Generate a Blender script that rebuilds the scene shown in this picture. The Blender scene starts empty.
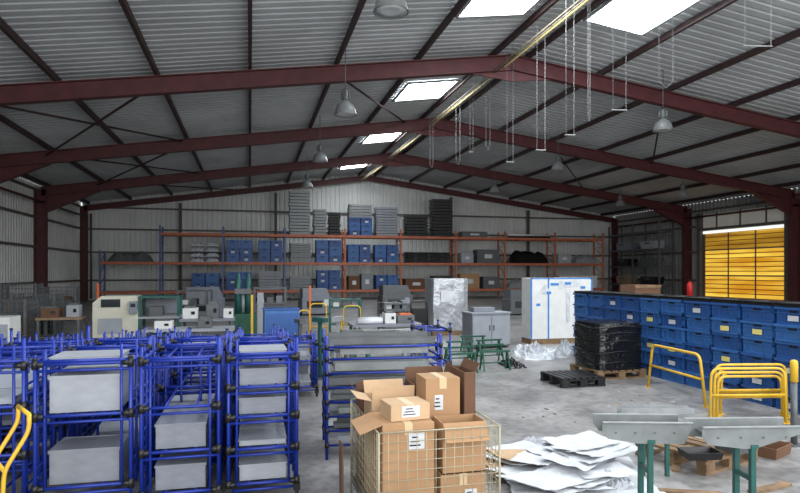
import bpy, math, random
from mathutils import Vector, Matrix, noise
random.seed(4)
C = bpy.context.scene.collection
PI = math.pi
TH = math.atan(.25); S_ = math.sin(TH); C_ = math.cos(TH)
H = 1.7; HY = 272.0; F = 600.0
ORD = ['first','second','third','fourth','fifth','sixth','seventh','eighth','ninth','tenth','eleventh','twelfth','thirteenth','fourteenth','fifteenth','sixteenth']
# ---- surveying helpers: turn a bearing and a distance into a place in the hall
def W(px, d):
    u = (px-400)/F*d
    return (u*C_+d*S_, d*C_-u*S_)
def Zp(py, d): return H-(py-HY)/F*d
def G(px, py): return W(px, H*F/(py-HY))
def Xat(px, Y):
    r = (px-400)/F
    return Y*(S_+r*C_)/(C_-r*S_)

# ---------------------------------------------------------------- materials
def lin(c):
    r = []
    for v in c:
        v = v/255
        r.append(v/12.92 if v <= .04045 else ((v+.055)/1.055)**2.4)
    return (*r, 1)
def mat(name, col, rough=.6, metal=0, var=.15, scale=6, bump=0, bscale=40, emit=0):
    m = bpy.data.materials.new(name); m.use_nodes = True
    nt = m.node_tree; b = nt.nodes['Principled BSDF']
    b.inputs['Roughness'].default_value = rough; b.inputs['Metallic'].default_value = metal
    base = lin(col)
    tc = nt.nodes.new('ShaderNodeTexCoord')
    n = nt.nodes.new('ShaderNodeTexNoise'); n.inputs['Scale'].default_value = scale; n.inputs['Detail'].default_value = 6
    nt.links.new(tc.outputs['Object'], n.inputs['Vector'])
    r = nt.nodes.new('ShaderNodeValToRGB')
    r.color_ramp.elements[0].position = .3; r.color_ramp.elements[1].position = .7
    r.color_ramp.elements[0].color = (*[c*(1-var) for c in base[:3]], 1)
    r.color_ramp.elements[1].color = (*[min(1, c*(1+var)) for c in base[:3]], 1)
    nt.links.new(n.outputs['Fac'], r.inputs['Fac']); nt.links.new(r.outputs['Color'], b.inputs['Base Color'])
    if bump:
        n2 = nt.nodes.new('ShaderNodeTexNoise'); n2.inputs['Scale'].default_value = bscale
        nt.links.new(tc.outputs['Object'], n2.inputs['Vector'])
        bp = nt.nodes.new('ShaderNodeBump'); bp.inputs['Strength'].default_value = bump; bp.inputs['Distance'].default_value = .02
        nt.links.new(n2.outputs['Fac'], bp.inputs['Height']); nt.links.new(bp.outputs['Normal'], b.inputs['Normal'])
    if emit:
        b.inputs['Emission Color'].default_value = base; b.inputs['Emission Strength'].default_value = emit
    return m
M = dict(
 roof=mat('roof_sheet', (180,183,184), .55, .0, .18, .5),
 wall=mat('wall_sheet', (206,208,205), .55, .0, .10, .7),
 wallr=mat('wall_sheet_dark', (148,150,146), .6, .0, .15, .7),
 red=mat('red_oxide_steel', (80,34,36), .6, .0, .25, 3),
 dred=mat('dark_purlin', (54,34,34), .6, .0, .25, 3),
 girt=mat('girt_steel', (92,86,82), .6, .1, .2, 3),
 blue=mat('blue_pipe', (20,46,140), .38, 0, .15, 8),
 crate=mat('blue_crate_plastic', (52,102,164), .45, 0, .12, 5),
 crate2=mat('deep_blue_crate_plastic', (40,84,146), .45, 0, .12, 5),
 slot=mat('dark_slot', (20,28,44), .7, 0, .1, 5),
 black=mat('black_plastic', (22,22,24), .4, 0, .2, 8),
 rubber=mat('black_rubber', (26,26,27), .8, 0, .2, 8),
 wrap=mat('black_stretch_wrap', (18,19,21), .22, 0, .3, 12, .8, 14),
 grey=mat('light_grey_plastic', (150,155,162), .5, 0, .08, 4),
 grey2=mat('mid_grey_plastic', (122,127,136), .5, 0, .1, 4),
 steel=mat('galvanised_steel', (146,150,152), .5, .2, .18, 10),
 dull=mat('dull_grey_channel', (122,128,128), .55, .15, .2, 7),
 wire=mat('grey_beige_wire', (166,158,134), .5, .3, .1, 14),
 dsteel=mat('dull_steel', (92,96,98), .5, .3, .2, 9),
 white=mat('white_paint', (210,212,210), .5, 0, .06, 5),
 creamp=mat('cream_machine_paint', (200,198,182), .5, 0, .06, 5),
 paper=mat('white_paper', (200,204,208), .7, 0, .12, 4),
 film=mat('clear_white_film', (188,193,199), .3, 0, .15, 9, .6, 12),
 foil=mat('silver_foil_wrap', (168,172,176), .3, .4, .2, 9, .8, 10),
 card=mat('brown_cardboard', (168,132,96), .8, 0, .1, 5),
 card2=mat('pale_cardboard', (188,158,124), .8, 0, .1, 5),
 dcard=mat('dark_cardboard', (102,72,52), .8, 0, .15, 5),
 tape=mat('packing_tape', (202,178,140), .35, 0, .05, 5),
 yellow=mat('yellow_paint', (214,172,44), .45, 0, .12, 6),
 tag=mat('yellow_tag', (228,214,130), .7, 0, .08, 9),
 green=mat('green_steel', (28,80,62), .5, .1, .2, 6),
 teal=mat('teal_steel', (34,88,82), .5, .1, .2, 6),
 orange=mat('orange_beam', (178,100,70), .55, .0, .15, 4),
 rackblue=mat('rack_upright', (84,98,136), .5, .1, .2, 4),
 wood=mat('pallet_wood', (122,98,72), .8, 0, .35, 9),
 brownp=mat('brown_panel', (140,116,92), .7, 0, .15, 5),
 cream=mat('ridge_pipe_paint', (190,172,112), .7, 0, .08, 5),
 tray=mat('tray_steel', (92,84,66), .8, 0, .1, 5),
 cable=mat('pale_wire', (150,152,152), .8, 0, .05, 5),
 beige=mat('beige_header_glow', (200,196,186), .6, 0, .08, 2, emit=.08),  # faint glow put into the paint to lift the dim panel
 glassd=mat('dark_glass', (30,38,42), .15, 0, .1, 5),
 lampm=mat('aluminium_reflector', (150,154,154), .35, .5, .1, 5),
 lens=mat('lamp_lens', (190,194,194), .3, 0, .05, 5),
 sky=mat('skylight_sheet', (245,250,255), .5, 0, .02, 1, emit=26),
 sky_fill=mat('unseen_fill_panel', (245,250,255), .5, 0, .02, 1, emit=9),  # for unseen roof panels added to throw in extra light
 gap=mat('daylight_gap', (235,240,235), .5, 0, .02, 1, emit=1.0),
 bluetape=mat('blue_tape', (40,120,190), .5, 0, .1, 5),
 orangep=mat('orange_paint', (210,96,34), .5, 0, .1, 5),
 redp=mat('red_paint', (180,28,26), .5, 0, .1, 5),
)
def shutter_mat(name, c0, c1, e):
    m = bpy.data.materials.new(name); m.use_nodes = True
    nt = m.node_tree; b = nt.nodes['Principled BSDF']
    tc = nt.nodes.new('ShaderNodeTexCoord')
    n = nt.nodes.new('ShaderNodeTexNoise'); n.inputs['Scale'].default_value = 1.0; n.inputs['Detail'].default_value = 3
    mp = nt.nodes.new('ShaderNodeMapping'); mp.inputs['Scale'].default_value = (1, .2, 2.2)
    nt.links.new(tc.outputs['Object'], mp.inputs['Vector']); nt.links.new(mp.outputs['Vector'], n.inputs['Vector'])
    r = nt.nodes.new('ShaderNodeValToRGB')
    r.color_ramp.elements[0].position = .36; r.color_ramp.elements[1].position = .62
    r.color_ramp.elements[0].color = lin(c0); r.color_ramp.elements[1].color = lin(c1)
    nt.links.new(n.outputs['Fac'], r.inputs['Fac'])
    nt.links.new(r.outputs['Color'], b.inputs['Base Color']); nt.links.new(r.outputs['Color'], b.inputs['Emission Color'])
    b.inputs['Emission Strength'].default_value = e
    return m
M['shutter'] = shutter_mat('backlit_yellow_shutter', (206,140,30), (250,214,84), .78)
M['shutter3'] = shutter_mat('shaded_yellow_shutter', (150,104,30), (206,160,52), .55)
M['shutter2'] = mat('shutter_joint', (140,90,20), .6, 0, .3, 2, emit=.25)  # backlight through the joints is put in as a weak glow
def floor_mat():
    m = bpy.data.materials.new('worn_concrete'); m.use_nodes = True
    nt = m.node_tree; b = nt.nodes['Principled BSDF']
    tc = nt.nodes.new('ShaderNodeTexCoord')
    n = nt.nodes.new('ShaderNodeTexNoise'); n.inputs['Scale'].default_value = 1.1; n.inputs['Detail'].default_value = 10; n.inputs['Roughness'].default_value = .7; n.inputs['Distortion'].default_value = .6
    n3 = nt.nodes.new('ShaderNodeTexNoise'); n3.inputs['Scale'].default_value = 11; n3.inputs['Detail'].default_value = 8
    for q in (n, n3): nt.links.new(tc.outputs['Object'], q.inputs['Vector'])
    r = nt.nodes.new('ShaderNodeValToRGB')
    r.color_ramp.elements[0].position = .38; r.color_ramp.elements[1].position = .62
    r.color_ramp.elements[0].color = lin((110,109,109)); r.color_ramp.elements[1].color = lin((160,159,157))
    nt.links.new(n.outputs['Fac'], r.inputs['Fac'])
    mx = nt.nodes.new('ShaderNodeMixRGB'); mx.blend_type = 'MULTIPLY'; mx.inputs[0].default_value = .55
    r2 = nt.nodes.new('ShaderNodeValToRGB'); r2.color_ramp.elements[0].position = .36; r2.color_ramp.elements[1].position = .55
    r2.color_ramp.elements[0].color = (.5,.5,.5,1)
    nt.links.new(n3.outputs['Fac'], r2.inputs['Fac'])
    nt.links.new(r.outputs['Color'], mx.inputs[1]); nt.links.new(r2.outputs['Color'], mx.inputs[2])
    nt.links.new(mx.outputs['Color'], b.inputs['Base Color'])
    b.inputs['Roughness'].default_value = .36
    bp = nt.nodes.new('ShaderNodeBump'); bp.inputs['Strength'].default_value = .12; bp.inputs['Distance'].default_value = .01
    nt.links.new(n3.outputs['Fac'], bp.inputs['Height']); nt.links.new(bp.outputs['Normal'], b.inputs['Normal'])
    return m
M['floor'] = floor_mat()

# ---------------------------------------------------------------- mesh builder
class MB:
    def __init__(s): s.v = []; s.f = []; s.s = []
    def add(s, vs, fs, smooth=False):
        n = len(s.v); s.v += [tuple(v) for v in vs]
        for f in fs: s.f.append([i+n for i in f]); s.s.append(smooth)
        return s
    def box(s, x, y, z0, sx, sy, sz, rz=0):
        c, q = math.cos(rz), math.sin(rz); vs = []
        for dz in (0, sz):
            for dx, dy in ((-1,-1),(1,-1),(1,1),(-1,1)):
                a, b = dx*sx/2, dy*sy/2
                vs.append((x+a*c-b*q, y+a*q+b*c, z0+dz))
        return s.add(vs, [(3,2,1,0),(4,5,6,7),(0,1,5,4),(1,2,6,5),(2,3,7,6),(3,0,4,7)])
    def tub(s, x, y, z0, bx, by, tx, ty, h, t=.012):
        R = []
        for (a, b, z) in ((bx,by,z0),(tx,ty,z0+h),(tx-2*t,ty-2*t,z0+h),(bx-2*t,by-2*t,z0+t)):
            R.append([(x+i*a/2, y+j*b/2, z) for i, j in ((-1,-1),(1,-1),(1,1),(-1,1))])
        vs = sum(R, []); fs = [(3,2,1,0),(12,13,14,15)]
        for k in range(3):
            for i in range(4):
                j = (i+1) % 4
                fs.append((4*k+i, 4*k+j, 4*k+4+j, 4*k+4+i))
        return s.add(vs, fs)
    def obox(s, p1, p2, w, h, up=(0,0,1)):
        p1, p2 = Vector(p1), Vector(p2); t = (p2-p1).normalized(); up = Vector(up)
        if abs(t.dot(up)) > .98: up = Vector((0,1,0))
        sd = t.cross(up).normalized(); u = sd.cross(t)
        vs = [p+sd*a*w/2+u*b*h/2 for p in (p1, p2) for a, b in ((-1,-1),(1,-1),(1,1),(-1,1))]
        return s.add(vs, [(0,1,2,3),(7,6,5,4),(4,5,1,0),(5,6,2,1),(6,7,3,2),(7,4,0,3)])
    def ibeam(s, p1, p2, w, h, t=.03, up=(0,0,1)):
        p1, p2 = Vector(p1), Vector(p2); T = (p2-p1).normalized(); upv = Vector(up)
        if abs(T.dot(upv)) > .98: upv = Vector((1,0,0))
        sd = T.cross(upv).normalized(); u = sd.cross(T)
        s.obox(p1, p2, t*.7, h-2*t, up=u)
        for k in (-1, 1): s.obox(p1+u*k*(h-t)/2, p2+u*k*(h-t)/2, w, t, up=u)
        return s
    def tube(s, p1, p2, r, n=8, r2=None):
        return s.path([p1, p2], r, n, r2)
    def path(s, pts, r, n=8, r2=None, closed=False):
        P = [Vector(p) for p in pts]; N = len(P); vs = []
        prev = None
        for i, p in enumerate(P):
            if closed: t = (P[(i+1) % N]-P[i-1]).normalized()
            else:
                a = P[i]-P[i-1] if i else P[1]-P[0]
                b = P[i+1]-P[i] if i < N-1 else a
                t = (a.normalized()+b.normalized()).normalized()
            if prev is None:
                up = Vector((0,0,1)) if abs(t.z) < .9 else Vector((1,0,0))
                sd = t.cross(up).normalized()
            else:
                sd = (prev-t*prev.dot(t)).normalized()
            prev = sd; u = sd.cross(t)
            rr = r if (r2 is None or i == 0) else r2
            for k in range(n):
                a = 2*PI*k/n
                vs.append(p+sd*math.cos(a)*rr+u*math.sin(a)*rr)
        fs = []
        rg = N if closed else N-1
        for i in range(rg):
            j = (i+1) % N
            for k in range(n):
                l = (k+1) % n
                fs.append((i*n+l, i*n+k, j*n+k, j*n+l))
        s.add(vs, fs, True)
        if not closed:
            b0 = len(s.v)-len(vs)
            s.f.append([b0+k for k in range(n)]); s.s.append(False)
            s.f.append([b0+(N-1)*n+k for k in reversed(range(n))]); s.s.append(False)
        return s
    def lathe(s, prof, n=20, x=0, y=0):
        vs = []
        for r, z in prof:
            for k in range(n): vs.append((x+r*math.cos(2*PI*k/n), y+r*math.sin(2*PI*k/n), z))
        fs = []
        for i in range(len(prof)-1):
            for k in range(n):
                l = (k+1) % n
                fs.append((i*n+k, i*n+l, (i+1)*n+l, (i+1)*n+k))
        return s.add(vs, fs, True)
    def prism(s, poly, o, ax, ay, az, th):
        o, ax, ay, az = map(Vector, (o, ax, ay, az)); n = len(poly)
        vs = [o+ax*a+ay*b for a, b in poly]+[o+ax*a+ay*b+az*th for a, b in poly]
        fs = [tuple(reversed(range(n))), tuple(range(n, 2*n))]+[(i, (i+1) % n, n+(i+1) % n, n+i) for i in range(n)]
        return s.add(vs, fs)
    def build(s, name, m, parent=None, loc=(0,0,0), rot=None, bevel=0):
        me = bpy.data.meshes.new(name); me.from_pydata(s.v, [], s.f); me.update()
        me.polygons.foreach_set('use_smooth', s.s)
        me.materials.append(M[m] if isinstance(m, str) else m)
        o = bpy.data.objects.new(name, me); C.objects.link(o)
        o.location = loc
        if rot: o.rotation_euler = rot
        if parent: o.parent = parent
        if bevel:
            b = o.modifiers.new('bevel', 'BEVEL'); b.width = bevel; b.segments = 2; b.limit_method = 'ANGLE'
        return o
def rnd(pts, rad=.08, n=5):
    P = [Vector(p) for p in pts]; out = [P[0]]
    for i in range(1, len(P)-1):
        a = (P[i-1]-P[i]).normalized(); b = (P[i+1]-P[i]).normalized()
        p0 = P[i]+a*rad; p1 = P[i]+b*rad
        for k in range(n+1):
            t = k/n
            out.append(p0*(1-t)**2+P[i]*2*t*(1-t)+p1*t*t)
    out.append(P[-1]); return out
def tag(o, label, cat, group=None, kind=None):
    o['label'] = label; o['category'] = cat
    if group: o['group'] = group
    if kind: o['kind'] = kind
    return o
def thing(name, label, cat, loc=(0,0,0), rz=0, group=None, rot=None):
    o = bpy.data.objects.new(name, None); C.objects.link(o)
    o.empty_display_size = .1
    o.location = loc; o.rotation_euler = rot if rot else (0,0,rz)
    return tag(o, label, cat, group)
def struct(o):
    o['kind'] = 'structure'; return o
def copy_tree(o, parent=None):
    c = o.copy(); C.objects.link(c)
    if parent: c.parent = parent
    for ch in list(o.children): copy_tree(ch, c)
    return c
class Proto:
    """first use moves the thing itself, later uses copy it with its parts"""
    def __init__(s, root): s.root = root; s.used = False
    def put(s, loc, rz=0, label=None, group=None, scale=None, rot=None):
        o = s.root if not s.used else copy_tree(s.root)
        s.used = True
        o.location = loc; o.rotation_euler = rot if rot else (0,0,rz)
        if label: o['label'] = label
        if group: o['group'] = group
        if scale: o.scale = scale
        return o

# ---------------------------------------------------------------- the shell
AX = 7.6; LX = -9.6; RX = 26.2; Y0 = -3.0; YB = 39.7
FY = [16.6, 24.15, 31.7, 39.25]
ZR = 7.95; ZE = 5.5
def zraf(x):
    return ZR-(ZR-ZE)*((AX-x)/(AX-LX) if x < AX else (x-AX)/(RX-AX))
def zroof(x): return zraf(x)+.43
fl = MB(); fl.add([(LX-1,-12,0),(RX+1,-12,0),(RX+1,YB+1,0),(LX-1,YB+1,0)], [(0,1,2,3)])
struct(fl.build('floor', 'floor'))
def corr(a0, a1, pitch=.25, dep=.045):
    out = []; n = int((a1-a0)/pitch)
    for i in range(n):
        b = a0+i*pitch
        out += [(b, 0), (b+pitch*.62, 0), (b+pitch*.72, dep), (b+pitch*.9, dep)]
    out.append((a1, 0)); return out
cl = MB(); vs = []; fs = []
pr = corr(Y0, YB+.3, .3, .05)
for (y, dz) in pr:
    vs += [(LX-.3, y, zroof(LX-.3)+dz), (AX, y, zroof(AX)+dz), (RX+.3, y, zroof(RX+.3)+dz)]
for i in range(len(pr)-1):
    for k in (0, 1): fs.append((3*i+k, 3*i+k+1, 3*i+3+k+1, 3*i+3+k))
cl.add(vs, fs); struct(cl.build('ceiling', 'roof'))
def cwall(name, axis, pos, a0, a1, out, m, hole=None, pitch=.3):
    mb = MB(); pr = corr(a0, a1, pitch, .05)
    def pt(a, dep, z):
        return (a, pos+out*dep, z) if axis == 'x' else (pos+out*dep, a, z)
    for (a, da), (b, db) in zip(pr, pr[1:]):
        za = zroof(a) if axis == 'x' else zroof(pos)
        zb = zroof(b) if axis == 'x' else zroof(pos)
        z0 = 0
        if hole and a >= hole[0]-.01 and b <= hole[1]+.2: z0 = hole[2]
        mb.add([pt(a,da,z0), pt(b,db,z0), pt(b,db,zb), pt(a,da,za)], [(0,1,2,3)])
    return struct(mb.build(name, m))
wb = cwall('wall_back', 'x', YB, LX-.2, RX+.2, 1, 'wall')
wl = cwall('wall_left', 'y', LX-.3, Y0, YB+.2, -1, 'wall')
DY0, DY1, DZ = 24.75, 30.5, 3.95
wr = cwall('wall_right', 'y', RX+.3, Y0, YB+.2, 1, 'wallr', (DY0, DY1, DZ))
for z in (1.2, 2.9, 4.3, 5.6):
    MB().obox((LX, YB-.1, z), (RX, YB-.1, z), .12, .1).build('girt', 'girt', wb)
    MB().obox((LX-.2, Y0, z), (LX-.2, YB-.2, z), .12, .1).build('girt', 'girt', wl)
MB().obox((RX+.2, Y0, 5.4), (RX+.2, YB-.2, 5.4), .12, .1).build('girt', 'girt', wr)
for z in (1.2, 2.9, 4.45):
    MB().obox((RX+.2, DY1+.3, z), (RX+.2, YB-.2, z), .12, .1).build('girt', 'girt', wr)
for x in (-4.2, 1.6, 13.5, 19.3):
    MB().ibeam((x, YB-.28, 0), (x, YB-.28, zraf(x)-.3), .18, .16, .02).build('gable_post', 'girt', wb)
# shutter door
dr = bpy.data.objects.new('door_1', None); C.objects.link(dr); dr.location = (RX+.3, DY0, 0); struct(dr)
sl = MB(); su = MB(); sj = MB(); z = .02; L = DY1-DY0
while z < DZ:
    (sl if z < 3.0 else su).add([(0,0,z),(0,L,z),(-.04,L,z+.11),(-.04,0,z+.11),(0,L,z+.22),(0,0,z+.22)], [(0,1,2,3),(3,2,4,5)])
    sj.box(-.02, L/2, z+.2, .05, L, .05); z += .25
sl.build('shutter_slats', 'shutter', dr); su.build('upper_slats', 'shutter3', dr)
sj.build('shutter_joints', 'shutter2', dr)
for k, g in ((0,.2),(.34,.05),(.67,.05),(1,.2)): MB().box(-.085, L*k, 0, .05, g, DZ).build('shutter_guide', 'girt', dr)
for z in (1.45, 2.95): MB().box(-.07, L/2, z, .03, L, .08).build('shutter_rail', 'brownp', dr)
MB().box(-.12, L/2, DZ+.02, .06, L, .16).build('daylight_strip', 'gap', dr)
MB().box(-.2, L/2, DZ+.2, .3, L+.5, .14).build('lintel', 'girt', dr)
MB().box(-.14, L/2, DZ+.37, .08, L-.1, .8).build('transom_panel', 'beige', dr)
for q in (.2, .5, .8): MB().box(-.2, L*q, DZ+.35, .05, .08, .85).build('transom_bar', 'girt', dr)
for k in (0, 1): MB().box(-.2, -.18+(L+.36)*k, 0, .26, .26, DZ+1.25).build('door_jamb', 'girt', dr)

# portal frames
for i, y in enumerate(FY):
    nm = ['nearest the viewer, crossing the top of the hall', 'second from the viewer', 'third from the viewer', 'farthest, against the back wall'][i]
    t = thing('portal_frame', 'dull red steel portal frame '+nm, 'steel frame', (AX, y, 0), group='portal frames of the shed')
    w = .22 if i < 3 else .16
    for sx, ex in ((-1, LX), (1, RX)):
        dx = ex-AX
        MB().ibeam((dx, 0, ZE), (0, 0, ZR), w, .46 if i < 3 else .34).build('rafter', 'red', t)
        MB().ibeam((dx, 0, 0), (dx, 0, ZE+.12), w+.04, .5 if i < 3 else .4, up=(1,0,0)).build('column', 'red', t)
        if i < 3:
            hb = MB(); a = dx-sx*.25; b = dx-sx*2.6
            hb.prism([(a, ZE-.95), (a, zraf(AX+a)-.24), (b, zraf(AX+b)-.24)], (0,-.02,0), (1,0,0), (0,0,1), (0,1,0), .04)
            hb.obox((a, 0, ZE-.95), (b, 0, zraf(AX+b)-.24), w, .03)
            hb.build('haunch', 'red', t)
            MB().prism([(0, ZR-.24), (sx*1.3, zraf(AX+sx*1.3)-.24), (0, ZR-.55)], (0,-.02,0), (1,0,0), (0,0,1), (0,1,0), .04).build('apex_gusset', 'red', t)
px_l = [AX-.55-2.35*k for k in range(8)]; px_r = [AX+.55+2.45*k for k in range(8)]
for side, arr in (('left', px_l), ('right', px_r)):
    for k, x in enumerate(arr):
        o = MB().obox((0, Y0, 0), (0, YB-.1, 0), .09, .16).build('purlin', 'dred', loc=(x, 0, zraf(x)+.33))
        tag(o, f'dark red roof purlin, {ORD[k]} out from the ridge on the {side} slope', 'purlin', 'roof purlins')
br = [(0,1,-7.2,-2.5,'left slope between the first two frames, outer'), (0,1,-2.4,-7.1,'left slope between the first two frames, crossing'),
      (1,2,-7.2,-2.5,'left slope between the middle frames, outer'), (1,2,-2.4,-7.1,'left slope between the middle frames, crossing'),
      (0,1,2.2,6.2,'near the ridge on the left slope'), (0,1,13,18,'right slope between the first two frames'),
      (1,2,13,19,'right slope between the middle frames'), (2,3,-6.5,-1,'left slope at the back bay')]
for q, (a, b, x1, x2, w) in enumerate(br):
    dz = .05 if 'crossing' in w else .14
    p1 = Vector((x1, FY[a]+.13, zraf(x1)+dz)); p2 = Vector((x2, FY[b]-.13, zraf(x2)+dz))
    o = MB().tube((0,0,0), p2-p1, .035, 6).build('bracing_rod', 'dred', loc=p1)
    tag(o, 'dark red diagonal bracing rod, '+w, 'bracing', 'roof bracing')
for s, x in (('left', LX+.1), ('right', RX-.1)):
    for k in range(3):
        o = MB().tube((0,0,0), (0, 7.55, 0), .06, 8).build('eaves_tie', 'red', loc=(x, FY[k], ZE-.5))
        tag(o, f'red eaves tie, {s} wall, from frame {ORD[k]} to {ORD[k+1]}', 'steel tie', 'eaves ties')
sky = [(4.9,6.7,11.4,13.9),(5.1,6.9,19.3,21.4),(5.3,6.9,26.9,29.0),(5.3,6.9,34.6,36.6),(8.4,10.1,11.4,13.9),(3,6,4,7),(9,12,4,7),(5,7,0,3),(9,12,-1,2),(-3,0,4,7),(15,18,4,7)]
for i, (x0, x1, y0, y1) in enumerate(sky):
    mb = MB(); za, zb = zroof(x0)-.05, zroof(x1)-.05
    mb.add([(x0,y0,za),(x0,y1,za),(x1,y1,zb),(x1,y0,zb)], [(0,1,2,3)])
    w = struct(mb.build('window_%d' % (i+1), 'sky' if i < 5 else 'sky_fill'))  # the later panels are out of view, added for their light
    f = MB()
    for p, q in (((x0,y0,za),(x1,y0,zb)),((x0,y1,za),(x1,y1,zb)),((x0,y0,za),(x0,y1,za)),((x1,y0,zb),(x1,y1,zb))): f.obox(p, q, .08, .06)
    f.build('window_frame', 'steel', w)
p = MB(); p.path([(7.35, 3, 7.8), (7.35, 39, 7.8)], .025, 8)
tag(p.build('service_pipe', 'cream'), 'thin cream service pipe running under the ridge to the back wall', 'pipe')
p = MB()
for s in (-.05, .05): p.obox((7.0+s, 3, 7.62), (7.0+s, 39, 7.62), .01, .035)
y = 3.2
while y < 39: p.box(7.0, y, 7.61, .1, .02, .012); y += .9
tag(p.build('cable_tray', 'tray'), 'narrow ladder cable tray beside the ridge pipe', 'cable tray')
p = MB(); p.path([(LX+.35, 39.4, .1), (LX+.35, 39.4, 5.2)], .06, 8)
tag(p.build('downpipe', 'dsteel'), 'grey downpipe in the far left corner of the hall', 'pipe')

# high bay lamps
def make_lamp():
    t = thing('high_bay_lamp', '', 'lamp', group='high bay lamps under the roof')
    MB().lathe([(.06,.2),(.1,.17),(.2,.08),(.26,-.04),(.285,-.16),(.3,-.17),(.275,-.16),(.25,-.04),(.19,.07),(.05,.16)], 24).build('reflector', 'lampm', t)
    MB().lathe([(.0,-.15),(.15,-.155),(.27,-.16),(.15,-.13),(0,-.12)], 24).build('lens', 'lens', t)
    b = MB().lathe([(0,.2),(.075,.2),(.09,.23),(.09,.44),(.075,.47),(0,.47)], 14)
    for k in range(8):
        a = 2*PI*k/8; b.box(.1*math.cos(a), .1*math.sin(a), .24, .04, .01, .18, a)
    b.build('ballast_housing', 'dsteel', t)
    MB().tube((0,0,.47), (0,0,1.45), .012, 6).build('suspension_rod', 'dsteel', t)
    return Proto(t)
lamp = make_lamp()
for li_, (px, py, d, w) in enumerate([(391,2,9.9,'nearest, at the top edge above the hall'), (340,108,15.2,'left of the ridge before the second frame'), (320,157,22.9,'second from the nearest on the left slope'),
                     (307,184,30,'farthest on the left slope near the back wall'), (663,125,18,'nearest on the right slope'), (558,166,25.5,'middle one of the right slope row'),
                     (495,189,32.5,'far end of the right slope row'), (615,203,34,'small, near the back right corner'), (671,193,29,'above the yellow shutter door')]):
    X, Y = W(px, d); Z = Zp(py, d)
    top = zroof(X)-.01
    if li_ in (1, 7, 8):
        X = min(px_l+px_r, key=lambda q: abs(q-X)); top = zraf(X)+.255
    o = lamp.put((X, Y, Z), label='grey bell shaped high bay lamp, '+w)
    Lr = top-Z
    for ch in o.children:
        if ch.name.startswith('suspension'): ch.location = (0,0,.47*(1-(Lr-.47)/.98)); ch.scale = (1,1,(Lr-.47)/.98)

# hanging wires
for i, (a, b, yb, d, bar) in enumerate([(537,545,150,15.5,1),(566,574,135,13.5,1),(613,626,110,13,1),(659,673,88,12,0),(745,771,46,11.5,1),(507,513,162,17.5,1),
                                   (486,490,150,19,0),(456,460,165,22,0),(470,473,152,22,1),(430,433,168,24,0),(588,590,122,14,0)]):
    x1, y1 = W(a, d); x2, y2 = W(b, d); z = Zp(yb, d)
    e = .0 if bar else .14
    pts = [(0,0,zroof(x1)-z), (.0,0,e), ((x2-x1)/2,(y2-y1)/2,0), (x2-x1,y2-y1,e), (x2-x1,y2-y1,zroof(x2)-z)]
    t = thing('hanging_cable', ['white wire pair hanging just right of the ridge','white wire pair between the ridge pair and the wide loops','wide white wire pair, third from the ridge','wide white wire loop below the right skylight',
            'widest white wire pair with a bar at the top right','white wire pair below the apex of the first frame','thin white wire loop left of the apex, toward the ridge lamps','thin white wire loop far down the hall by the second frame',
            'thin white wire pair just beyond the second frame apex','farthest thin white wire loop left of the ridge','single narrow wire loop between two wider ones'][i], 'cable', (x1,y1,z), group='thin wires hanging from the roof')
    MB().path(pts, .0042 if i != 4 else .0055, 8).build('wire', 'cable', t)
    if bar: MB().tube((-.03,0,0), (x2-x1+.03,y2-y1,0), .013, 6).build('end_bar', 'cable', t)

# ---------------------------------------------------------------- crates
def make_crate(name, m, tagm=None):
    t = thing(name, 'blue plastic crate', 'crate')
    b = MB(); Lx, Ly, h = .5, .6, .255
    b.tub(0, 0, 0, Lx-.08, Ly-.07, Lx-.05, Ly-.04, h, .012)
    for z, e, hh in ((h-.04, 0, .034), (h-.1, .02, .014), (0.0, .04, .03)):
        for s in (-1, 1):
            b.box(s*(Lx/2-.012-e/2), 0, z, .024, Ly-e, hh)
            b.box(0, s*(Ly/2-.012-e/2), z, Lx-e, .024, hh)
    for s in (-1, 1):
        for k in (-.26, -.13, .13, .26): b.box(s*(Lx/2-.03), k, .02, .02, .014, h-.05)
        for k in (-.2, 0, .2): b.box(k, s*(Ly/2-.025), .02, .014, .02, h-.05)
    b.build('body', m, t)
    MB().box(-(Lx/2-.028), 0, h-.085, .014, .13, .035).build('handle_slot', 'slot', t)
    if tagm: MB().box(-(Lx/2-.02), .0, .05, .006, .17, .08).build('label_card', tagm, t)
    return Proto(t)
cr_plain = make_crate('plastic_crate', 'crate'); cr_deep = make_crate('plastic_crate', 'crate2')
cr_tag = make_crate('plastic_crate', 'crate', 'tag'); cr_white = make_crate('plastic_crate', 'crate2', 'paper')
ROW = ['bottom', 'second', 'third', 'fourth', 'fifth', 'top']
NC = 11
for c in range(NC):
    for r in range(6):
        q = random.random()
        pr_ = cr_tag if (r == 2 and q < .4) or (r == 4 and q < .3) else cr_white if (q > .76) else (cr_deep if q > .5 else cr_plain)
        what = {id(cr_tag): 'yellow tagged blue crate', id(cr_white): 'white tagged blue crate', id(cr_deep): 'deep blue crate', id(cr_plain): 'plain blue crate'}[id(pr_)]
        pr_.put((6.6+random.uniform(-.02,.02), 5.35+.535*c, r*.2125), random.uniform(-.012,.012),
                f'{what}, {ROW[r]} tier, {ORD[c]} column from the near end of the wall', 'long wall of stacked blue crates', scale=(1,.87,.826))
for c in range(NC):
    t = thing('shallow_black_tray', f'black tray on the long blue crate wall, {ORD[c]} from the near end', 'tray', (6.6, 5.35+.535*c, 6*.2125), group='black trays on the crate wall')
    MB().box(0, 0, 0, .49, .51, .015).build('base', 'black', t)
    MB().tub(0, 0, .015, .44, .47, .46, .49, .03, .01).build('rim', 'black', t)

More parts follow.
